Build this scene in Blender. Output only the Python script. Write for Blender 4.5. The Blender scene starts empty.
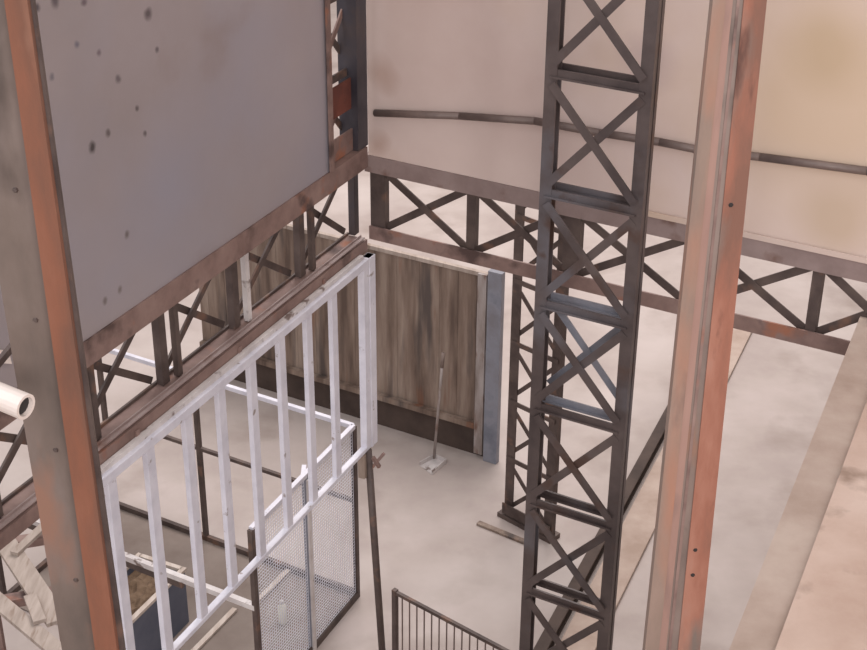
import bpy, bmesh, math, random
from mathutils import Vector as V, Matrix
random.seed(7)
S = bpy.context.scene
C = bpy.context.collection

# ------------------------------------------------------------------ camera and survey helpers
W, HH, F, HC = 867, 650, 1461.0, 7.0
th = math.radians(27.8); rl = math.atan(23 / 2775.0)
fwd = V((0, math.cos(th), -math.sin(th)))
r0 = V((1, 0, 0)); u0 = r0.cross(fwd)
cr = r0 * math.cos(rl) + u0 * math.sin(rl)
cu = -r0 * math.sin(rl) + u0 * math.cos(rl)
CAM = V((0, 0, HC))
def ray(x, y): return fwd + cr * ((x - 433.5) / F) - cu * ((y - 325) / F)
def on_z(x, y, z=0.0):
    d = ray(x, y); return CAM + d * ((z - HC) / d.z)
def on_y(x, y, Y):
    d = ray(x, y); return CAM + d * (Y / d.y)
def on_v(x, y, P, D):
    n = V((-D.y, D.x, 0)); d = ray(x, y); return CAM + d * (n.dot(P - CAM) / n.dot(d))
def flat(x, y):
    d = ray(x, y); d.z = 0; return d.normalized()
A = flat(1214, -446)          # the hall's long direction
B = -flat(-2500, -455)        # its cross direction
Z = V((0, 0, 1))
nA = V((A.y, -A.x, 0))        # right-hand normal of A lines (towards +B side)
nB = V((-B.y, B.x, 0))        # away from the camera, normal of B lines

cd = bpy.data.cameras.new('camera'); cam = bpy.data.objects.new('camera', cd); C.objects.link(cam)
cd.sensor_width = 36; cd.lens = F / W * 36; cd.clip_end = 200
m = Matrix((cr, cu, -fwd)).transposed().to_4x4(); m.translation = CAM
cam.matrix_world = m; S.camera = cam

# ------------------------------------------------------------------ materials
def lin(c):
    def f(v):
        v /= 255.0
        return v / 12.92 if v <= .04045 else ((v + .055) / 1.055) ** 2.4
    return (f(c[0]), f(c[1]), f(c[2]), 1)
def mat(name, cols, scale=4.0, stretch=(1, 1, 1), rough=.7, metal=0.0, bump=.15, detail=8, patches=None, fine=None, spots=None, spot_col=(60, 50, 48)):
    """cols: 2-4 colours mixed by noise; patches: (colour, scale, lo, hi) worn areas with their own shape."""
    M = bpy.data.materials.new(name); M.use_nodes = True
    N = M.node_tree.nodes; L = M.node_tree.links
    bs = N['Principled BSDF']; bs.inputs['Roughness'].default_value = rough; bs.inputs['Metallic'].default_value = metal
    tc = N.new('ShaderNodeTexCoord'); mp = N.new('ShaderNodeMapping'); mp.inputs['Scale'].default_value = stretch
    L.new(tc.outputs['Object'], mp.inputs['Vector'])
    nz = N.new('ShaderNodeTexNoise'); nz.inputs['Scale'].default_value = scale; nz.inputs['Detail'].default_value = detail
    nz.inputs['Roughness'].default_value = .6
    L.new(mp.outputs[0], nz.inputs['Vector'])
    cr_ = N.new('ShaderNodeValToRGB'); e = cr_.color_ramp.elements
    n = len(cols); lo, hi = .34, .66
    e[0].position = lo; e[0].color = lin(cols[0]); e[1].position = hi; e[1].color = lin(cols[-1])
    for i in range(1, n - 1):
        k = e.new(lo + (hi - lo) * i / (n - 1)); k.color = lin(cols[i])
    L.new(nz.outputs['Fac'], cr_.inputs['Fac'])
    out = cr_.outputs['Color']
    def mix(fac, a, col):
        mx = N.new('ShaderNodeMix'); mx.data_type = 'RGBA'
        L.new(fac, mx.inputs[0]); L.new(a, mx.inputs[6]); mx.inputs[7].default_value = lin(col)
        return mx.outputs[2]
    for k, (col, sc, a, b) in enumerate(patches or []):
        q = N.new('ShaderNodeTexNoise'); q.inputs['Scale'].default_value = sc; q.inputs['Detail'].default_value = 5
        off = N.new('ShaderNodeMapping'); off.inputs['Location'].default_value = (3.1 * (k + 1), 7.7, 1.3 * k); off.inputs['Scale'].default_value = stretch
        L.new(tc.outputs['Object'], off.inputs['Vector']); L.new(off.outputs[0], q.inputs['Vector'])
        r = N.new('ShaderNodeMapRange'); r.inputs['From Min'].default_value = a; r.inputs['From Max'].default_value = b
        L.new(q.outputs['Fac'], r.inputs['Value'])
        out = mix(r.outputs[0], out, col)
    for (p, rad, col) in spots or []:
        d = N.new('ShaderNodeVectorMath'); d.operation = 'DISTANCE'; d.inputs[1].default_value = p
        wob = N.new('ShaderNodeVectorMath'); wob.operation = 'MULTIPLY_ADD'
        qn = N.new('ShaderNodeTexNoise'); qn.inputs['Scale'].default_value = .5 / rad
        L.new(tc.outputs['Object'], qn.inputs['Vector'])
        L.new(qn.outputs['Color'], wob.inputs[0]); wob.inputs[1].default_value = (rad * .9,) * 3
        sb = N.new('ShaderNodeVectorMath'); sb.operation = 'SUBTRACT'; sb.inputs[1].default_value = (rad * .45,) * 3
        L.new(tc.outputs['Object'], wob.inputs[2]); L.new(wob.outputs[0], sb.inputs[0]); L.new(sb.outputs[0], d.inputs[0])
        r = N.new('ShaderNodeMapRange'); r.inputs['From Min'].default_value = rad; r.inputs['From Max'].default_value = rad * .3
        r.inputs['To Max'].default_value = .85
        L.new(d.outputs['Value'], r.inputs['Value']); out = mix(r.outputs[0], out, col)
    L.new(out, bs.inputs['Base Color'])
    if bump:
        bp = N.new('ShaderNodeBump'); bp.inputs['Strength'].default_value = bump; bp.inputs['Distance'].default_value = .02
        L.new(nz.outputs['Fac'], bp.inputs['Height']); L.new(bp.outputs[0], bs.inputs['Normal'])
    return M

M_floor = mat('concrete_floor', [(165, 152, 147), (175, 163, 157), (184, 172, 167)], 1.1, rough=.75, bump=.05,
              patches=[((144, 130, 122), 1.4, .54, .8), ((194, 184, 179), .8, .5, .8)])
M_far = mat('plaster_far', [(190, 176, 168), (208, 196, 188)], .6, rough=.9, bump=.05)
M_cream = mat('cream_paint', [(190, 168, 158), (203, 183, 172), (208, 190, 180)], .9, rough=.55, bump=.05,
              patches=[((196, 168, 138), .55, .5, .72), ((168, 142, 126), 3.0, .66, .8)])
M_rust = mat('orange_rust', [(124, 88, 74), (148, 98, 80), (162, 114, 96), (160, 126, 112)], 5, (1, 1, .25), rough=.8, bump=.3,
             patches=[((120, 106, 98), 6, .56, .66), ((88, 60, 52), 9, .64, .72)])
M_rustL = mat('deep_orange_rust', [(104, 72, 58), (126, 80, 60), (140, 94, 74)], 5, (1, 1, .25), rough=.8, bump=.3,
              patches=[((104, 78, 66), 4, .52, .68), ((156, 116, 96), 6, .6, .75)])
M_worn = mat('worn_grey_steel', [(112, 98, 92), (132, 116, 108), (148, 132, 124)], 4, (1, 1, .4), rough=.6, metal=.1, bump=.2,
             patches=[((150, 112, 92), 6, .58, .7), ((72, 60, 54), 5, .6, .7)])
M_dark = mat('dark_brown_steel', [(66, 54, 51), (84, 71, 67), (98, 84, 78)], 5, rough=.6, metal=.15, bump=.2,
             patches=[((118, 90, 76), 6, .58, .7)])
M_mast = mat('grey_brown_paint', [(68, 58, 57), (84, 73, 71), (98, 86, 83)], 3, rough=.5, metal=.1, bump=.1,
             patches=[((98, 94, 98), 2, .56, .68), ((80, 60, 52), 5, .6, .7)])
M_blue = mat('blue_grey_paint', [(104, 108, 120), (134, 136, 146), (122, 120, 126)], 3, rough=.45, bump=.1)
M_chord = mat('brown_rusty_steel', [(108, 86, 80), (132, 108, 101), (148, 124, 116)], 4, rough=.65, metal=.1, bump=.2,
              patches=[((150, 100, 78), 5, .6, .7), ((84, 66, 62), 4, .58, .68)])
M_mauve = mat('mauve_grey_paint', [(128, 110, 106), (142, 124, 120), (152, 134, 130)], 4, rough=.5, bump=.08, patches=[((112, 84, 74), 5, .6, .72)])
M_grust = mat('greyed_rust', [(122, 106, 98), (140, 120, 108), (152, 130, 118)], 5, (1, 1, .25), rough=.75, bump=.25, patches=[((174, 116, 90), 3, .55, .7), ((104, 84, 78), 6, .62, .74)])
M_wornd = mat('worn_brown_grey_steel', [(86, 76, 70), (108, 94, 86), (124, 110, 104)], 3, (1, 1, .4), rough=.65, bump=.2, patches=[((134, 100, 84), 5, .58, .7), ((66, 54, 48), 4, .56, .7), ((138, 128, 126), 2, .6, .75)])
M_deepred = mat('deep_red_rust', [(84, 44, 36), (112, 60, 46)], 6, rough=.8, bump=.2)
M_scuff = mat('scuffed_grey_paint', [(122, 110, 104), (152, 142, 138), (168, 160, 158)], 4, (2, 2, .5), rough=.6, bump=.1, patches=[((110, 84, 72), 7, .56, .7)])
M_lip = mat('pinkish_worn_steel', [(146, 114, 104), (164, 132, 120)], 5, (1, 1, .25), rough=.7, bump=.1, patches=[((120, 100, 94), 6, .58, .7)])
M_board = mat('grey_pale_timber', [(150, 136, 126), (176, 162, 152)], 3, (6, 1, 1), rough=.8, bump=.1, patches=[((128, 108, 94), 4, .58, .74)])
M_tower = mat('slate_steel', [(48, 46, 52), (64, 60, 66), (78, 68, 66)], 3, rough=.45, metal=.1, bump=.1)
M_white = mat('white_paint', [(198, 196, 206), (210, 208, 217), (218, 216, 224)], 6, rough=.5, bump=.05,
              patches=[((150, 138, 134), 14, .66, .72)])
M_offw = mat('chipped_white_paint', [(186, 178, 176), (214, 208, 206)], 6, rough=.55, bump=.1, patches=[((120, 104, 98), 12, .6, .68)])
M_sheet = mat('streaked_sheet_steel', [(92, 76, 67), (128, 110, 98), (154, 138, 126)], 2.4, (3, 3, .35), rough=.6, metal=.1, bump=.15,
              patches=[((120, 78, 56), 2.4, .6, .74), ((84, 74, 70), 2, .58, .7)])
M_gap_rail = mat('gap_shade_and_rail_brown', [(60, 48, 43), (80, 66, 59)], 4, rough=.8, bump=.1)  # shade under the partition put into the colour; also the floor rail's brown
M_wire = mat('galvanised_wire', [(206, 206, 216), (222, 222, 230)], 6, rough=.5, metal=0, bump=0)
M_mat = mat('brown_floor_plate', [(112, 98, 90), (134, 122, 114)], 2, rough=.8, bump=.1)
M_bin = mat('blue_plastic', [(76, 82, 98), (92, 96, 110)], 5, rough=.45, bump=.02)
M_fill = mat('brown_scrap', [(92, 72, 54), (124, 102, 82)], 18, rough=.9, bump=.5)
M_pale = mat('pale_timber', [(176, 160, 148), (204, 192, 182)], 3, (6, 1, 1), rough=.75, bump=.1, patches=[((140, 118, 102), 6, .62, .74)])
M_slab = mat('dusty_slab', [(182, 156, 141), (194, 170, 156), (204, 182, 169)], 2.2, rough=.85, bump=.15, patches=[((150, 128, 114), 4, .58, .72)])
M_strip = mat('dusty_edge_strip', [(162, 142, 129), (175, 156, 144), (185, 168, 156)], 3, rough=.85, bump=.15)
M_plastic = mat('white_plastic', [(204, 190, 182), (220, 208, 200)], 5, rough=.5, bump=0)
M_hole = mat('bore_shade_and_bolt_dark', [(40, 36, 36), (52, 46, 44)], 5, rough=.9, bump=0)  # pipe bore's shade put into the colour; also used for bolt heads
M_pipe = mat('brown_pipe_steel', [(96, 82, 78), (122, 106, 100)], 6, rough=.5, metal=.1, bump=.05)
M_bottle = mat('milky_plastic', [(226, 222, 206), (236, 232, 218)], 5, rough=.4, bump=0)

# ------------------------------------------------------------------ mesh helpers
def sweep(bm, p0, p1, prof, side):
    """extrude a closed 2D profile (a along side, b across) from p0 to p1"""
    d = (p1 - p0).normalized(); a = (side - d * side.dot(d)).normalized(); b = d.cross(a)
    r1 = [bm.verts.new(p0 + a * x + b * y) for x, y in prof]
    r2 = [bm.verts.new(p1 + a * x + b * y) for x, y in prof]
    n = len(prof)
    for i in range(n): bm.faces.new((r1[i], r1[(i + 1) % n], r2[(i + 1) % n], r2[i]))
    bm.faces.new(r1[::-1]); bm.faces.new(r2)
def rect(w, h): return [(-w / 2, -h / 2), (w / 2, -h / 2), (w / 2, h / 2), (-w / 2, h / 2)]
def ell(w, h, t): return [(0, 0), (w, 0), (w, math.copysign(t, h)), (math.copysign(t, w), math.copysign(t, h)), (math.copysign(t, w), h), (0, h)]
def chan(w, h, t): return [(-w / 2, 0), (w / 2, 0), (w / 2, h), (w / 2 - t, h), (w / 2 - t, t), (-w / 2 + t, t), (-w / 2 + t, h), (-w / 2, h)]
def circ(r, n=14): return [(r * math.cos(2 * math.pi * i / n), r * math.sin(2 * math.pi * i / n)) for i in range(n)]
def ibeam(w, h, t): return [(-w/2,-h/2),(w/2,-h/2),(w/2,-h/2+t),(t/2,-h/2+t),(t/2,h/2-t),(w/2,h/2-t),(w/2,h/2),(-w/2,h/2),(-w/2,h/2-t),(-t/2,h/2-t),(-t/2,-h/2+t),(-w/2,-h/2+t)]
def lathe(bm, base, pts, n=18):
    rings = [[bm.verts.new(base + V((r * math.cos(2 * math.pi * i / n), r * math.sin(2 * math.pi * i / n), z))) for i in range(n)] for r, z in pts]
    for q, w in zip(rings, rings[1:]):
        for i in range(n): bm.faces.new((q[i], q[(i + 1) % n], w[(i + 1) % n], w[i]))
    bm.faces.new(rings[0][::-1]); bm.faces.new(rings[-1])
def hexa(bm, lo4, up):
    """prism over a quad footprint"""
    a = [bm.verts.new(p) for p in lo4]; b = [bm.verts.new(p + up) for p in lo4]
    for i in range(4): bm.faces.new((a[i], a[(i + 1) % 4], b[(i + 1) % 4], b[i]))
    bm.faces.new(a[::-1]); bm.faces.new(b)
def obj(name, fn, m, parent=None, org=None, bevel=0.0, smooth=False):
    """fn(bm) builds in world coordinates; the mesh is stored relative to its thing's base"""
    bm = bmesh.new(); fn(bm)
    o0 = parent_org(parent) if parent else (org or V((0, 0, 0)))
    bmesh.ops.translate(bm, verts=bm.verts, vec=-o0)
    bmesh.ops.recalc_face_normals(bm, faces=bm.faces)
    me = bpy.data.meshes.new(name); bm.to_mesh(me); bm.free(); me.materials.append(m)
    o = bpy.data.objects.new(name, me); C.objects.link(o)
    if parent: o.parent = parent
    else: o.location = o0
    if smooth:
        for p in me.polygons: p.use_smooth = True
    if bevel:
        b = o.modifiers.new('bevel', 'BEVEL'); b.width = bevel; b.segments = 2; b.limit_method = 'ANGLE'
    return o
def parent_org(p):
    v = V((0, 0, 0))
    while p: v = v + p.location; p = p.parent
    return v
def thing(name, label, cat, loc, group=None):
    o = bpy.data.objects.new(name, None); C.objects.link(o); o.location = loc; o.empty_display_size = .1
    o['label'] = label; o['category'] = cat
    if group: o['group'] = group
    return o
def tag(o, label, cat, group=None):
    o['label'] = label; o['category'] = cat
    if group: o['group'] = group
    return o
def struct(name, fn, m, org=None):
    o = obj(name, fn, m, None, org); o['kind'] = 'structure'; return o
def bar(name, p0, p1, prof, side, m, parent, bevel=0.0, **k):
    return obj(name, lambda bm: sweep(bm, p0, p1, prof, side), m, parent, bevel=bevel, **k)

# ------------------------------------------------------------------ the hall
def box_pts(bm, x0, x1, y0, y1, z0, z1):
    hexa(bm, [V((x0, y0, z0)), V((x1, y0, z0)), V((x1, y1, z0)), V((x0, y1, z0))], V((0, 0, z1 - z0)))
struct('floor', lambda bm: box_pts(bm, -16, 16, -6, 30, -.2, 0), M_floor)
struct('wall_back', lambda bm: box_pts(bm, -16, 16, 30, 30.3, 0, 9), M_far)
struct('wall_left', lambda bm: box_pts(bm, -16.3, -16, -6, 30, 0, 9), M_far)
struct('wall_right', lambda bm: box_pts(bm, 16, 16.3, -6, 30, 0, 9), M_far)

# ------------------------------------------------------------------ lattice girders
CN = on_y(372, 235, 8.0); CN.z = 0
ZT, ZB = 3.885, 3.36      # top edge of the top chord, bottom edge of the bottom chord
def ribs(bm, pts, n, r=.011):
    """domed rivet heads on a face with normal n"""
    for p in pts:
        a = V((0, 0, 1)) if abs(n.z) < .5 else V((1, 0, 0)); s = a.cross(n).normalized(); t = n.cross(s)
        v0 = [bm.verts.new(p + s * r * math.cos(k * math.pi / 3) + t * r * math.sin(k * math.pi / 3)) for k in range(6)]
        v1 = [bm.verts.new(p + n * r * .6 + (s * math.cos(k * math.pi / 3) + t * math.sin(k * math.pi / 3)) * r * .6) for k in range(6)]
        for k in range(6): bm.faces.new((v0[k], v0[(k + 1) % 6], v1[(k + 1) % 6], v1[k]))
        bm.faces.new(v1); bm.faces.new(v0[::-1])

# cross girder (carries the cream cladding)
g = thing('lattice_girder', 'dark brown lattice girder crossing the hall below the cream cladding', 'girder', CN + V((0, 0, ZB)), 'lattice girders')
P = lambda s, z, o=0.0: CN + B * s + V((0, 0, z)) + nB * o
SE = 2.97
bar('top_chord', P(-.045, 3.895), P(SE, 3.895), [(0, 0), (.105, 0), (.105, .012), (.012, .012), (.012, .11), (0, .11)], -Z, M_mauve, g)
bar('bottom_chord', P(-.02, ZB), P(SE, ZB), ell(.085, -.11, .012) if False else [(0, 0), (.085, 0), (.085, -.012), (.012, -.012), (.012, -.09), (0, -.09)], Z, M_chord, g)
cuts = [0.03, .655, 1.29, 1.99, 2.66]
for i, s in enumerate(cuts):
    w = .10 if i in (0, 2) else .055
    bar('upright', P(s, ZB + .02, .02), P(s, ZT - .02, .02), chan(w, .05, .01), B, M_dark, g)
seg = cuts + [3.3]
for a, b in zip(seg, seg[1:]):
    for k in (0, 1):
        z0, z1 = (ZB + .07, ZT - .08) if k else (ZT - .08, ZB + .07)
        e = b
        if b > SE: # last bay runs into the slab edge
            f = (SE - a) / (b - a); z1 = z0 + (z1 - z0) * f; e = SE
        bar('diagonal_brace', P(a + .03, z0, .035 + .012 * k), P(e - .02, z1, .035 + .012 * k), rect(.045, .01), Z, M_dark, g)

# long girder on the left (carries the grey sheet)
g2 = thing('lattice_girder', 'brown rusty lattice girder under the grey steel sheet, above the white frame', 'girder', CN + A * -1.5 + V((0, 0, ZB)), 'lattice girders')
Q = lambda s, z, o=0.0: CN + A * s + V((0, 0, z)) - nA * o     # o: away from the camera side
SL = -4.3
bar('top_chord', Q(SL, 3.965), Q(-.04, 3.965), [(0, 0), (.125, 0), (.125, .015), (.015, .015), (.015, .13), (0, .13)], -Z, M_chord, g2)
bar('bottom_chord', Q(SL, 3.31), Q(-.06, 3.31), [(0, 0), (.075, 0), (.075, -.015), (.015, -.015), (.015, -.1), (0, -.1)], Z, M_chord, g2)
bar('chord_flange', Q(SL, 3.392, .065), Q(-.08, 3.392, .065), rect(.012, .10), Z, M_chord, g2)
bar('chord_lip', Q(SL, 3.40, .12), Q(-.08, 3.40, .12), rect(.03, .012), Z, M_dark, g2)
bar('chord_angle', Q(SL, 3.398, .035), Q(-.08, 3.398, .035), ell(.018, .03, .006), Z, M_mauve, g2)
lc = [-.06, -.70, -1.39, -2.04, -2.70, -3.38, -4.05]
for i, s in enumerate(lc):
    bar('upright', Q(s, ZB + .045, .07), Q(s, 3.86, .07), chan(.055, .04, .01), A, M_dark if i else M_tower, g2)
    if i: bar('upright', Q(s + .10, ZB + .045, .07), Q(s + .10, 3.86, .07), rect(.035, .03), A, M_offw if i == 2 else M_dark, g2)
for a, b in zip(lc, lc[1:]):
    for k in (0, 1):
        z0, z1 = (ZB + .06, 3.85) if k else (3.85, ZB + .06)
        bar('diagonal_brace', Q(a - .03, z0, .12 + .02 * k), Q(b + .03, z1, .12 + .02 * k), rect(.038, .012), Z, M_dark, g2)

# corner lattice tower above the girders
t = thing('lattice_tower', 'dark slate lattice tower rising where the two girders meet', 'tower', Q(-.05, 3.9, .06))
bar('corner_post', Q(-.06, 3.967, .03), Q(-.06, 7.4, .03), [(-.075, -.02), (.045, -.02), (.045, .0), (-.055, 0), (-.055, .1), (-.075, .1)], A, M_tower, t)
bar('rusty_plate', Q(-.36, 4.22, .05), Q(-.36, 4.4, .05), [(0, 0), (.25, 0), (.30, .008), (0, .008)], A, M_deepred, t)['label'] = 'rusty red plate between the posts'
bar('outer_post', Q(-.43, 3.97, .06), Q(-.43, 7.4, .06), rect(.05, .06), A, M_chord, t)
bar('node_plate', Q(-.40, 3.97, .045), Q(-.40, 4.1, .045), [(0, 0), (.36, 0), (.36, .012), (0, .012)], A, M_chord, t)
zz = 3.98
k = 0
while zz < 7.0:
    bar('cross_bar', Q(-.42, zz, .08), Q(-.05, zz, .08), rect(.045, .012), Z, M_dark, t)
    bar('diagonal_brace', Q(-.42, zz + .03, .10), Q(-.05, zz + .42, .10), rect(.035, .01), Z, M_chord, t)
    bar('diagonal_brace', Q(-.05, zz + .03, .12), Q(-.42, zz + .42, .12), rect(.035, .01), Z, M_dark, t)
    zz += .45; k += 1

# ------------------------------------------------------------------ cladding
lp = [(92, 147, .028, (40, 34, 34)), (108, 133, .02, (88, 78, 78)), (137, 108, .016, (78, 68, 70)), (145, 134, .016, (82, 72, 74)),
      (99, 53, .018, (104, 90, 98)), (118, 79, .022, (92, 84, 88)), (148, 14, .03, (72, 62, 66)), (157, 50, .018, (84, 74, 80)),
      (37, 8, .02, (62, 56, 62)), (55, 1, .03, (80, 72, 78)), (77, 44, .02, (98, 96, 108)), (52, 77, .018, (104, 100, 108)), (127, 235, .022, (96, 86, 84)), (105, 301, .02, (104, 94, 92)), (120, 290, .02, (108, 98, 96)), (84, 2, .02, (90, 76, 84))]
sh_loc = Q(-2, 4.0, .02)
M_grey = mat('grey_steel_sheet', [(146, 136, 136), (152, 142, 143), (157, 148, 150)], .8, rough=.42, metal=.1, bump=.04,
             patches=[((146, 144, 156), .7, .5, .8), ((136, 121, 116), 1.6, .62, .85)],
             spots=[(tuple(on_v(x, y, Q(0, 0, .01), A) - sh_loc), r * 1.15, c) for x, y, r, c in lp])
sh = thing('steel_sheet', 'large grey steel sheet with dark spots standing on the left girder', 'steel sheet', sh_loc)
obj('sheet', lambda bm: hexa(bm, [Q(SL, 3.966, .01), Q(-.47, 3.966, .01), Q(-.47, 3.966, .03), Q(SL, 3.966, .03)], V((0, 0, 3.2))), M_grey, sh)
bar('edge_angle', Q(-.465, 3.966, .0), Q(-.47, 7.15, .0), [(-.03, -.01), (.012, -.01), (.012, .03), (0, .03), (0, 0), (-.03, 0)], A, M_chord, sh)['label'] = 'brown rusty edge strip'
M_cream2 = M_cream
cl = thing('cladding_sheet', 'large cream painted cladding sheet above the cross girder', 'cladding', P(1.5, 3.93, .05))
st = [(tuple(on_v(850, 110, P(0, 0, .03), B) - cl.location), .95, (202, 178, 152)), (tuple(on_v(830, 45, P(0, 0, .03), B) - cl.location), .3, (190, 166, 138)), (tuple(on_v(384, 75, P(0, 0, .03), B) - cl.location), .13, (184, 158, 146)),
      (tuple(on_v(380, 140, P(0, 0, .03), B) - cl.location), .1, (186, 160, 148)), (tuple(on_v(840, 215, P(0, 0, .03), B) - cl.location), .25, (194, 172, 150)), (tuple(on_v(650, 60, P(0, 0, .03), B) - cl.location), .2, (190, 170, 164))]
M_cream = mat('cream_sheet_paint', [(202, 181, 173), (209, 190, 182), (215, 197, 189)], .9, rough=.55, bump=.04,
              patches=[((196, 170, 144), .6, .52, .75)], spots=st)
obj('sheet', lambda bm: hexa(bm, [P(-.02, 3.896, .005), P(5.2, 3.896, .005), P(5.2, 3.896, .02), P(-.02, 3.896, .02)], V((0, 0, 3.3))), M_cream, cl)
bar('bottom_strip', P(1.4, 3.897, -.004), P(5.2, 3.897, -.004), [(0, 0), (.03, 0), (.03, .008), (0, .008)], Z, M_cream2, cl)['label'] = 'cream turned-up bottom strip'
# pipe along the cladding
def tube(bm, pts, r, n=12):
    for a, b in zip(pts, pts[1:]): sweep(bm, a, b, circ(r, n), Z if abs((b - a).normalized().z) < .9 else V((1, 0, 0)))
pp = [on_v(x, y, P(0, 0, -.02), B) for x, y in ((375, 113), (460, 116), (535, 121), (600, 133), (660, 142), (700, 150), (760, 157), (867, 171), (960, 186))]
pt = thing('conduit_pipe', 'thin brown pipe running across the cream cladding sheet', 'pipe', pp[0])
obj('pipe', lambda bm: tube(bm, pp, .021), M_pipe, pt, smooth=True)

# ------------------------------------------------------------------ front lattice mast
MB = on_y(541, 400, 6.5); MB.z = 0
MW, MD = .468, .10
mp = lambda s, z, o=0.0: MB + B * (s - .03) + V((0, 0, z)) + A * o
ms = thing('lattice_mast', 'tall grey-brown lattice mast in front of the cross girder, centre of view', 'mast', mp(.2, 0))
T = .062
for (s, o, sx, sy) in ((0, 0, 1, 1), (MW, 0, -1, 1), (0, MD, 1, -1), (MW, MD, -1, -1)):
    # corner angle, legs along B and A
    def leg(bm, s=s, o=o, sx=sx, sy=sy):
        w = T if o == 0 else .05; tt = .01
        s0 = s - sx * T / 2; 
        prof = [(0, 0), (sx * w, 0), (sx * w, sy * tt), (sx * tt, sy * tt), (sx * tt, sy * w * .7), (0, sy * w * .7)]
        pts0 = [mp(s0 + a, 0, o + b) for a, b in prof]
        lo = [bm.verts.new(p) for p in pts0]; hi = [bm.verts.new(p + V((0, 0, 7.6))) for p in pts0]
        for i in range(6): bm.faces.new((lo[i], lo[(i + 1) % 6], hi[(i + 1) % 6], hi[i]))
        bm.faces.new(lo[::-1]); bm.faces.new(hi)
    obj('corner_post', leg, M_mast, ms)
z0 = 4.885 - .597 * 8
for i in range(13):
    z = z0 + .597 * i
    for o in (0, MD):
        bar('cross_bar', mp(0, z, o + .01), mp(MW, z, o + .01), [(-.02, -.006), (.02, -.006), (.02, .006), (-.01, .006), (-.01, .022), (-.02, .022)],
            Z, M_blue if (o and 3 < z < 4) else M_mast, ms)
    for s in (0, MW):
        bar('side_bar', mp(s, z, .01), mp(s, z, MD - .01), rect(.04, .01), Z, M_mast, ms)
    for k in (0, 1):
        a, b = (z + .05, z + .55) if k else (z + .55, z + .05)
        bar('diagonal_brace', mp(.01, a, -.012 + .013 * k), mp(MW - .01, b, -.012 + .013 * k), rect(.042, .01), Z, M_mast, ms)
bs = lambda bm: hexa(bm, [mp(-.1, 0, -.08), mp(MW + .1, 0, -.08), mp(MW + .1, 0, MD + .08), mp(-.1, 0, MD + .08)], V((0, 0, .015)))
obj('base_plate', bs, M_mast, ms)
for k in (0, 1):
    a, b = (3.17, 3.66) if k else (3.66, 3.17)
    bar('rear_brace', mp(.02, a, MD + .02 + .013 * k), mp(MW - .02, b, MD + .02 + .013 * k), rect(.036, .01), Z, M_blue, ms)['label'] = 'blue-grey painted rear brace'

# rear lattice mast
RB = on_z(504, 516); RE = on_z(551, 541); rd = (RE - RB); rw = rd.length; rd.normalize(); rn = V((-rd.y, rd.x, 0))
rp = lambda s, z, o=0.0: RB + rd * s + V((0, 0, z)) + rn * o
rm = thing('lattice_mast', 'slimmer dark lattice mast standing on the floor behind the tall mast', 'mast', rp(rw / 2, 0))
for s, o in ((0, 0), (rw, 0)):
    bar('corner_post', rp(s, 0, o), rp(s, 3.84 if o == 0 else 3.5, o), ell(.085 if s == 0 or s < .1 else -.085, .05, .012), rd, M_dark, rm)
z = .05
while z < 3.3:
    bar('cross_bar', rp(.02, z, -.006), rp(rw - .02, z, -.006), rect(.04, .01), Z, M_dark, rm)
    for k in (0, 1):
        a, b = (z + .03, z + .50) if k else (z + .50, z + .03)
        bar('diagonal_brace', rp(.02, a, .012 * k + .006), rp(rw - .02, b, .012 * k + .006), rect(.036, .01), Z, M_dark, rm)
    z += .53
obj('base_plate', lambda bm: hexa(bm, [rp(-.04, 0, -.04), rp(rw + .02, 0, -.04), rp(rw + .02, 0, .09), rp(-.04, 0, .09)], V((0, 0, .04))), M_dark, rm)
bar('kick_plate', rp(0, .05, -.02), rp(rw, .05, -.02), [(0, 0), (.1, 0), (.1, .01), (0, .01)], Z, M_dark, rm)

# ------------------------------------------------------------------ rusty columns in front
def slabcol(name, x0, x1, y, Yd, d0, d1, m, parent, zlo, zhi, px=None):
    pass
def column_part(name, top0, bot0, top1, bot1, Y, back, m, parent):
    """upright plate spanning between two picture edges at distance Y, 'back' deep, carried down to the floor"""
    a1, a0 = on_y(*top0, Y), on_y(*bot0, Y); b1, b0 = on_y(*top1, Y), on_y(*bot1, Y)
    def ex(p0, p1, z): return p0 + (p1 - p0) * ((z - p0.z) / (p1.z - p0.z))
    lo = [ex(a0, a1, 0), ex(b0, b1, 0)]; hi = [ex(a0, a1, 7.6), ex(b0, b1, 7.6)]
    def fn(bm):
        bk = V((0, back, 0))
        v = [bm.verts.new(p) for p in (lo[0], lo[1], lo[1] + bk, lo[0] + bk, hi[0], hi[1], hi[1] + bk, hi[0] + bk)]
        for f in ((0, 1, 5, 4), (1, 2, 6, 5), (2, 3, 7, 6), (3, 0, 4, 7), (3, 2, 1, 0), (4, 5, 6, 7)): bm.faces.new([v[i] for i in f])
    return obj(name, fn, m, parent)
# right column: two rusty angles with a recessed grey web
rc = thing('rusty_column', 'orange-brown rusty steel column right of the lattice masts', 'column', V((.845, 4.02, 0)), 'rusty columns')
column_part('angle', (713, 0), (645, 650), (726, 0), (659, 650), 4.0, .05, M_grust, rc)
column_part('lip', (726, 0), (659, 650), (733, 0), (666, 650), 4.002, .03, M_lip, rc)['label'] = 'pale worn lip'
column_part('web', (724, 0), (657, 650), (749, 0), (682, 650), 4.006, .02, M_worn, rc)
column_part('seam_strip', (737, 0), (668, 650), (740, 0), (671, 650), 4.0035, .01, M_chord, rc)
column_part('angle', (744, 0), (678, 650), (767, 0), (700, 650), 4.0, .08, M_rust, rc)
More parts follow.
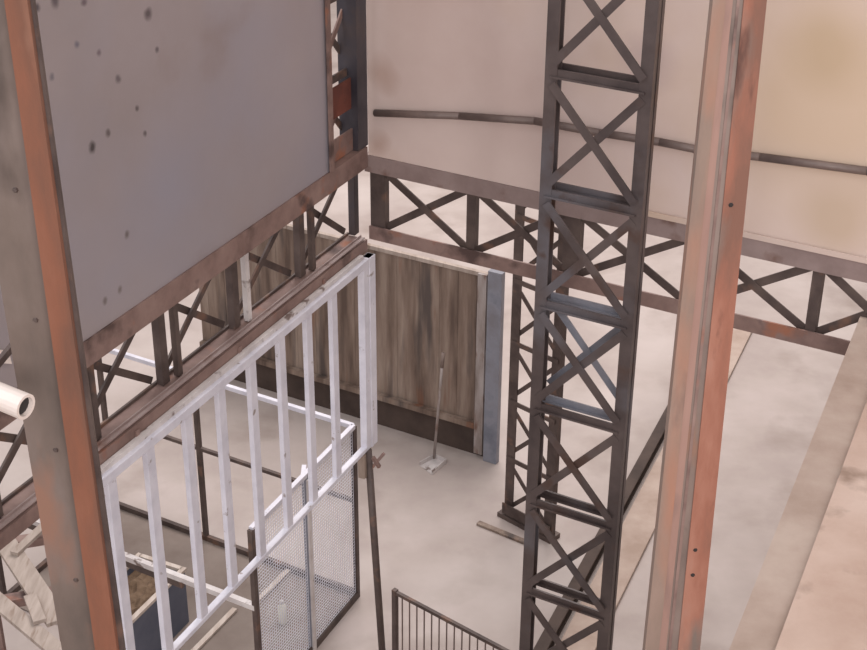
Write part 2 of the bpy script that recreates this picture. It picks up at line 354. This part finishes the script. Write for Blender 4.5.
# left column: orange flange beside a wide worn web
lcn = thing('rusty_column', 'worn grey and orange rusty column along the left edge', 'column', V((-.94, 3.2, 0)), 'rusty columns')
column_part('flange', (4, 0), (95, 650), (27, 0), (117, 650), 3.2, .05, M_rustL, lcn)
column_part('back_angle', (26, 0), (116, 650), (33, 0), (124, 650), 3.225, .02, M_dark, lcn)
column_part('web', (-48, 0), (62, 650), (5, 0), (96, 650), 3.24, .02, M_wornd, lcn)
def boltf(bm):
    for y in (60, 190, 320, 450, 580):
        p = on_y(0, y, 3.24); xx = -20 + y * .155
        ribs(bm, [on_y(xx + 6, y, 3.24)], V((0, -1, 0)), .008)
obj('bolt_heads', boltf, M_dark, lcn)
def boltr(bm):
    for y in (205, 550, 575):
        ribs(bm, [on_y(752 - y * .103, y, 4.0)], V((0, -1, 0)), .008)
obj('bolt_heads', boltr, M_hole, rc)

# ------------------------------------------------------------------ white barred frame
ff = .03
fr = lambda s, z, o=0.0: CN + A * s + V((0, 0, z)) + nA * (ff + o)
wf = thing('barred_frame', 'white painted barred steel frame hanging below the left girder', 'frame', fr(-1.3, 1.93))
s0, s1 = -2.83, -.07
bar('top_rail', fr(s0, 3.28), fr(s1, 3.28), rect(.05, .05), Z, M_white, wf, .004)
bar('bottom_rail', fr(s0, 1.995), fr(s1, 1.995), rect(.03, .04), Z, M_white, wf, .004)
bar('end_post', fr(-.105, 1.98), fr(-.105, 3.305), rect(.075, .055), A, M_white, wf, .004)
bar('end_post', fr(-.17, 2.0), fr(-.17, 3.26), rect(.07, .045), A, M_white, wf)
for s in (-2.60, -2.30, -1.98, -1.68, -1.38, -1.08, -.785, -.492):
    s -= .065
    bar('bar', fr(s, 2.0), fr(s, 3.26), rect(.064, .03), A, M_white, wf, .003)
bar('backing_angle', fr(s0, 3.318, -.012), fr(s1 - .1, 3.318, -.012), rect(.026, .026), Z, M_offw, wf)['label'] = 'chipped off-white angle above the top rail'
for s in (-2.4, -1.5, -.6):
    bar('hanger_strap', fr(s, 3.30, -.024), fr(s, 3.36, -.024), rect(.03, .008), A, M_chord, wf)
# prop under the frame
q1 = on_v(368, 442, CN + nA * .045, A); q1.z = 1.98
q0 = q1 + V((.09, -.0, 0)); q0.z = 0
pr = thing('prop_pole', 'thin dark rusty pole holding up the corner of the white frame', 'pole', q0)
bar('pole', q0, q1, circ(.024, 12), V((1, 0, 0)), M_dark, pr, smooth=True)
bar('clamp', q1 + V((-.03, 0, -.2)), q1 + V((-.03, 0, -.02)), rect(.07, .05), A, M_sheet, pr, .006)['label'] = 'brown clamp sleeve'
bar('clamp_lug', q1 + V((.02, 0, -.14)), q1 + V((.1, .02, -.04)), rect(.025, .02), A, M_chord, pr)['label'] = 'rusty lug'
bar('clamp_lug', q1 + V((.03, -.01, -.05)), q1 + V((.07, 0, -.13)), rect(.022, .02), A, M_chord, pr)
obj('foot_plate', lambda bm: sweep(bm, q0, q0 + Z * .012, rect(.14, .14), V((1, 0, 0))), M_dark, pr)

# ------------------------------------------------------------------ sheet partition behind
SB = on_z(495, 461)
pb = lambda s, z, o=0.0: SB + B * s + V((0, 0, z)) + nB * o
sp = thing('sheet_partition', 'low partition of brown streaked steel sheets standing behind the white frame', 'partition', pb(-1.4, 0))
xs = [-3.15, -2.55, -1.95, -1.32, -.66, -.13]
for a, b in zip(xs, xs[1:]):
    def one(bm, a=a, b=b):
        n = 6; w = (b - a) / n  # shallow pressed ribs
        for i in range(n):
            d = .003 if i % 2 else 0
            hexa(bm, [pb(a + w * i, .33, d), pb(a + w * (i + 1) - .0005, .33, d), pb(a + w * (i + 1) - .0005, .33, d + .012), pb(a + w * i, .33, d + .012)], V((0, 0, 1.42)))
    obj('sheet', one, M_sheet, sp)
bar('end_post', pb(-.03, .0, -.02), pb(-.03, 1.84, -.02), rect(.13, .06), B, M_blue, sp, .004)['label'] = 'blue-grey end post'
bar('post_strip', pb(-.15, .05, -.03), pb(-.15, 1.79, -.03), rect(.08, .03), B, M_scuff, sp)['label'] = 'scuffed pale grey strip'
bar('bottom_rail', pb(-3.15, .325, -.03), pb(-.19, .325, -.03), rect(.05, .05), Z, M_sheet, sp)
bar('top_rail', pb(-3.15, 1.76), pb(-.1, 1.775), rect(.035, .04), Z, M_board, sp)
bar('gap_shade_board', pb(-3.15, .155, .02), pb(-.1, .155, .02), rect(.31, .02), Z, M_gap_rail, sp)['label'] = 'dark board painted as the shade under the sheets'  # dark board stands in for the shaded gap below the sheets

# ------------------------------------------------------------------ mesh cage on the floor
CB = on_z(357, 597)
cg = thing('mesh_cage', 'white topped wire mesh cage on the floor under the white frame', 'cage', CB + B * -1.2 + A * -.7)
cp = lambda b, a, z: CB + B * b + A * a + V((0, 0, z))
LB, LA, HT = -2.36, -1.38, 1.52
posts = [(0, 0, M_dark), (0, -.69, M_blue), (0, LA, M_dark), (-1.42, 0, M_dark), (LB, 0, M_dark), (LB, LA, M_dark)]
for b, a, mm in posts:
    bar('post', cp(b, a, 0), cp(b, a, HT), rect(.035, .035), B, mm, cg)
bar('post_facing', cp(.024, -.69, .02), cp(.024, -.69, HT - .03), rect(.012, .036), B, M_offw, cg)['label'] = 'off-white strip facing the middle post'
for n_, p0, p1, mm in (('top_rail', (0, 0), (0, LA), M_white), ('top_rail', (LB, 0), (0, 0), M_white), ('top_rail', (LB, LA), (LB, 0), M_white)):
    bar(n_, cp(*p0, HT), cp(*p1, HT), rect(.035, .035), Z, mm, cg, .003)
bar('middle_rail', cp(LB + .5, 0, .88), cp(0, 0, .88), rect(.028, .028), Z, M_dark, cg)
bar('middle_rail', cp(LB, LA, .9), cp(0, LA, .9), rect(.04, .04), Z, M_offw, cg)['label'] = 'off-white front middle rail'
bar('middle_rail', cp(LB, LA, .85), cp(-.6, LA, .85), rect(.05, .03), Z, M_dark, cg)
for p0, p1 in (((0, 0), (0, LA)), ((LB, 0), (0, 0)), ((LB, LA), (LB, 0))):
    bar('bottom_rail', cp(*p0, .03), cp(*p1, .03), rect(.06, .035), Z, M_dark, cg)
bar('corner_gusset', cp(-.06, -.60, HT), cp(.0, -.72, HT), rect(.02, .03), Z, M_white, cg)
for a_, b_ in (((190, 655), (235, 609)), ((258, 600), (292, 567))):
    u_, v_ = on_z(*a_, .03), on_z(*b_, .03)
    bar('floor_bar', u_, v_, rect(.02, .04), Z, M_pale, cg)['label'] = 'pale bar across the cage floor'
obj('floor_plate', lambda bm: hexa(bm, [cp(LB, LA, .002), cp(0, LA, .002), cp(0, 0, .002), cp(LB, 0, .002)], V((0, 0, .012))), M_mat, cg)
def wires(bm, p0, p1, z0, z1, pitch=.026, w=.003):
    d = (p1 - p0); L = d.length; d = d.normalized(); n = int(L / pitch)
    for i in range(n + 1):
        q = p0 + d * (L * i / n); sweep(bm, q + Z * z0, q + Z * z1, rect(w, w), d)
    n = int((z1 - z0) / pitch)
    for i in range(n + 1):
        z = z0 + (z1 - z0) * i / n; sweep(bm, p0 + Z * z, p1 + Z * z, rect(w, w), Z)
for b0, a0, b1, a1 in ((0, -.02, 0, -.67), (0, -.71, 0, LA + .02)):
    obj('mesh_panel', lambda bm: wires(bm, cp(b0, a0, 0), cp(b1, a1, 0), .06, HT - .02), M_wire, cg)

# bottle standing in the cage
bb = on_z(283, 622, .014); bb.z = .0145
bo = thing('plastic_bottle', 'small milky white bottle standing inside the mesh cage', 'bottle', bb)
obj('body', lambda bm: lathe(bm, bb, [(.03, 0), (.034, .01), (.034, .13), (.02, .165), (.014, .175)]), M_bottle, bo, smooth=True)
obj('cap', lambda bm: lathe(bm, bb, [(.016, .17), (.016, .195), (.012, .2)]), M_offw, bo, smooth=True)

# blue bin
v0 = on_z(132, 620, .5); v0.z = 0
bl = thing('storage_bin', 'open dark blue plastic bin filled with brown scrap inside the cage', 'bin', v0 - nA * .2 + A * .25)
bq = lambda a, n, z: v0 + A * a - nA * n + V((0, 0, z + .015))
def binf(bm):
    for (a0, a1, n0, n1) in ((0, .64, 0, .02), (0, .64, .38, .4), (0, .02, 0.02, .38), (.62, .64, .02, .38)):
        hexa(bm, [bq(a0, n0, 0), bq(a1, n0, 0), bq(a1, n1, 0), bq(a0, n1, 0)], V((0, 0, .47)))
    hexa(bm, [bq(.02, .02, 0), bq(.62, .02, 0), bq(.62, .38, 0), bq(.02, .38, 0)], V((0, 0, .02)))
obj('bin_body', binf, M_bin, bl)
def rimf(bm):
    for (a0, a1, n0, n1) in ((-.01, .65, -.012, .025), (-.01, .65, .375, .41), (-.01, .025, .02, .38), (.615, .65, .02, .38)):
        hexa(bm, [bq(a0, n0, .465), bq(a1, n0, .465), bq(a1, n1, .465), bq(a0, n1, .465)], V((0, 0, .025)))
obj('rim', rimf, M_pale, bl)['label'] = 'pale rim'
def scr(bm):
    n = 9; g_ = [[bm.verts.new(bq(.022 + .596 * i / n, .022 + .356 * j / n, .41 + random.uniform(-.03, .03))) for j in range(n + 1)] for i in range(n + 1)]
    for i in range(n):
        for j in range(n): bm.faces.new((g_[i][j], g_[i + 1][j], g_[i + 1][j + 1], g_[i][j + 1]))
sc = obj('scrap_fill', scr, M_fill, bl); sc['label'] = 'brown scrap filling'; sc['kind'] = 'stuff'

# ------------------------------------------------------------------ long-handled dustpan
d0 = on_z(420, 466); d1 = on_z(432, 475); d2 = on_z(446, 463); d3 = on_z(434, 458)
dp = thing('dustpan', 'long handled grey dustpan standing on the floor before the partition', 'dustpan', (d0 + d2) / 2)
def panf(bm):
    hexa(bm, [d0, d1, d2, d3], V((0, 0, .006)))
    for a, b in ((d1, d2), (d2, d3), (d3, d0)): sweep(bm, a + Z * .022, b + Z * .022, rect(.044, .01), Z)
obj('pan', panf, M_offw, dp)
q = (d2 + d3) / 2
q = on_z(434, 461); hb = q + Z * .03; ht = on_v(443, 355, q, B)
bar('handle', hb, ht, circ(.012), V((1, 0, 0)), M_scuff, dp, smooth=True)
bar('grip', ht - (ht - hb).normalized() * .12, ht + (ht - hb).normalized() * .02, circ(.016), V((1, 0, 0)), M_worn, dp, smooth=True)

# batten on the floor
p0, p1 = on_z(478, 524), on_z(527, 544)
tag(obj('batten', lambda bm: sweep(bm, p0 + Z * .012, p1 + (p1 - p0) * .1 + Z * .012, rect(.022, .05), Z), M_sheet, None, p0, .003), 'thin brown batten lying on the floor beside the rear mast', 'batten')
# steel rail on the floor
f0, f1 = on_z(665, 427), on_z(545, 650); fd = (f0 - f1).normalized()
fb = thing('floor_rail', 'dark steel rail laid along the floor behind the tall mast', 'rail', f1)
bar('rail', f1 - fd * 1.5 + Z * .05, f0 + fd * 2.2 + Z * .05, ibeam(.09, .1, .02), V((fd.y, -fd.x, 0)), M_gap_rail, fb)
rr = V((fd.y, -fd.x, 0))
tag(obj('concrete_kerb', lambda bm: hexa(bm, [f1 - fd * 1.5 + rr * .08, f1 - fd * 1.5 + rr * .34, f0 + fd * 2.2 + rr * .34, f0 + fd * 2.2 + rr * .08], V((0, 0, .03))), M_strip, None, f1, .005),
    'low tan concrete strip running beside the dark floor rail', 'kerb')

# ------------------------------------------------------------------ small fence panel at the bottom
e0 = on_y(395, 592, 7.72); zt = e0.z; e1 = on_z(508, 652, zt); ed = (e1 - e0); ed.z = 0; eL = ed.length * 1.35; ed.normalize(); e0.z = 0
fe = thing('fence_panel', 'small dark barred fence panel standing at the bottom of view', 'fence', e0)
bar('post', e0, e0 + Z * (zt + .02), rect(.032, .032), ed, M_dark, fe)
bar('post', e0 + ed * eL, e0 + ed * eL + Z * (zt + .02), rect(.032, .032), ed, M_dark, fe)
bar('top_rail', e0 + Z * zt, e0 + ed * eL + Z * zt, rect(.024, .024), Z, M_dark, fe)
bar('bottom_rail', e0 + Z * .12, e0 + ed * eL + Z * .12, rect(.024, .024), Z, M_dark, fe)
n = int(eL / .06)
for i in range(1, n):
    p = e0 + ed * (eL * i / n); bar('bar', p + Z * .12, p + Z * zt, rect(.007, .007), ed, M_pipe, fe)

# ------------------------------------------------------------------ upper slab on the right
o0, o1 = on_z(729, 650, 3.58), on_z(843, 360, 3.58); od = (o1 - o0).normalized()
g0, g1 = on_z(775, 650, 3.6), on_z(867, 400, 3.6); gd = (g1 - g0).normalized()
sl = thing('floor_slab', 'dusty tan concrete slab edge in the lower right corner', 'slab', V((3, 5, 3.4)))
def poly(z, h, p, d): return lambda bm: hexa(bm, [V((q.x, q.y, z)) for q in (p - d * 3, p - d * 3 + nA * 5, p + d * 6 + nA * 5, p + d * 6)], V((0, 0, h)))
obj('slab', poly(3.4, .18, o0, od), M_strip, sl)
obj('screed_layer', poly(3.58, .02, g0, gd), M_slab, sl)['label'] = 'lighter dusty screed layer'

# ------------------------------------------------------------------ odds and ends at the left edge
w0, w1 = on_y(-45, 378, 3.12), on_y(26, 407, 3.02)
wp = thing('white_pipe', 'white plastic pipe end with dark opening in front of the left column', 'pipe', w0)
wd = (w1 - w0).normalized()
def pipef(bm):
    n = 20; s_ = wd.cross(Z).normalized(); t_ = s_.cross(wd)
    rings = []
    for (c, r) in ((w0, .033), (w1, .033), (w1, .025), (w1 - wd * .06, .025)):
        rings.append([bm.verts.new(c + s_ * r * math.cos(2 * math.pi * i / n) + t_ * r * math.sin(2 * math.pi * i / n)) for i in range(n)])
    for a, b in zip(rings, rings[1:]):
        for i in range(n): bm.faces.new((a[i], a[(i + 1) % n], b[(i + 1) % n], b[i]))
    bm.faces.new(rings[0][::-1]); bm.faces.new(rings[-1])
obj('pipe', pipef, M_plastic, wp)
bar('strap', w1 - wd * .16, w1 - wd * .145, circ(.036), Z, M_dark, wp)
bar('bracket', w1 - wd * .15, w1 - wd * .15 + V((.035, .24, 0)), rect(.02, .012), Z, M_dark, wp)
bar('bore_shade', w1 - wd * .07, w1 - wd * .012, circ(.0245), Z, M_hole, wp)['label'] = 'dark plug painted as the shade inside the pipe'  # solid dark plug, its colour stands in for shade in the bore
for (x0, y0, x1, y1) in ((-4, 349, 12, 364), (11, 343, 22, 354)):
    a, b, c, d = on_v(x0, y0, Q(0, 0, .0), A), on_v(x1 - 3, y0 + 2, Q(0, 0, .0), A), on_v(x1, y1, Q(0, 0, .0), A), on_v(x0 + 3, y1 - 1, Q(0, 0, .0), A)
    tag(obj('paper_scrap', lambda bm: hexa(bm, [a, b, c, d], -nA * .006), M_plastic, None, (a + c) / 2),
        'larger white paper scrap stuck on the grey sheet at the left edge' if x0 < 0 else 'smaller tilted white paper scrap on the grey sheet beside the left column', 'paper')
# pale boards on trestle pieces, lower left
def board(a, b, za, zb, w, label, rail=None, t=.03):
    p, q = on_z(*a, za), on_z(*b, zb); 
    return tag(obj('pale_board', lambda bm: sweep(bm, p, q, rect(w, t), (q - p).cross(Z)), M_board, None, p, .003), label, 'board')
tr = thing('trestle', 'brown steel trestle carrying pale boards in the lower left corner', 'trestle', V((-2.7, 7.7, 0)))
for x, y in ((-2.85, 8.05), (-2.5, 7.5)):
    a = V((x - .35, y - .1, 1.05)); b = V((x + .3, y + .1, 1.05))
    bar('top_bar', a, b, rect(.06, .08), Z, M_chord, tr)
    for p in (a + V((.06, 0, -.03)), b + V((-.06, 0, -.03))):
        bar('leg', V((p.x, p.y, 0)), p, rect(.05, .05), V((1, 0, 0)), M_chord, tr)
bar('side_rail', V((-3.14, 7.95, .55)), V((-2.79, 7.4, .55)), rect(.05, .04), Z, M_chord, tr)
ZB_ = 1.108
board((-10, 520), (58, 622), ZB_, ZB_, .14, 'widest pale board lying diagonally in the lower left corner')
board((-30, 578), (62, 655), ZB_, ZB_, .11, 'pale board nearest the bottom left corner of the view')
board((14, 554), (44, 526), ZB_ + .031, ZB_ + .031, .06, 'short pale offcut across the widest pale board')
board((30, 596), (40, 622), ZB_ + .031, ZB_ + .031, .08, 'short white offcut lying between the two long pale boards')

# ------------------------------------------------------------------ light
Wd = bpy.data.worlds.new('hall_daylight'); S.world = Wd; Wd.use_nodes = True
Wd.node_tree.nodes['Background'].inputs[0].default_value = (1.0, .955, .945, 1)
Wd.node_tree.nodes['Background'].inputs[1].default_value = .64
def area(name, loc, target, sx, sy, power, col):
    l = bpy.data.lights.new(name, 'AREA'); l.shape = 'RECTANGLE'; l.size = sx; l.size_y = sy; l.energy = power; l.color = col
    o = bpy.data.objects.new(name, l); C.objects.link(o); o.location = loc
    o.rotation_euler = (V(target) - V(loc)).to_track_quat('-Z', 'Y').to_euler()
area('skylight', (1, 16, 12), (0, 16, 0), 10, 6, 1450, (1, .92, .90))
area('skylight', (-5, 3, 10), (0, 8.5, 1.5), 3, 5, 260, (.86, .92, 1))
area('skylight', (2.5, 4.5, 12), (2, 5.5, 0), 4, 4, 130, (1, .94, .9))
area('front_fill', (1.5, -5, 8), (.8, 8, 4.5), 6, 4, 640, (1, .93, .93))  # unseen fill light added on the camera side to brighten upright faces

S.view_settings.view_transform = 'Standard'; S.view_settings.look = 'None'
S.view_settings.exposure = 0.06; S.view_settings.gamma = 1.0; S.view_settings.use_curve_mapping = False
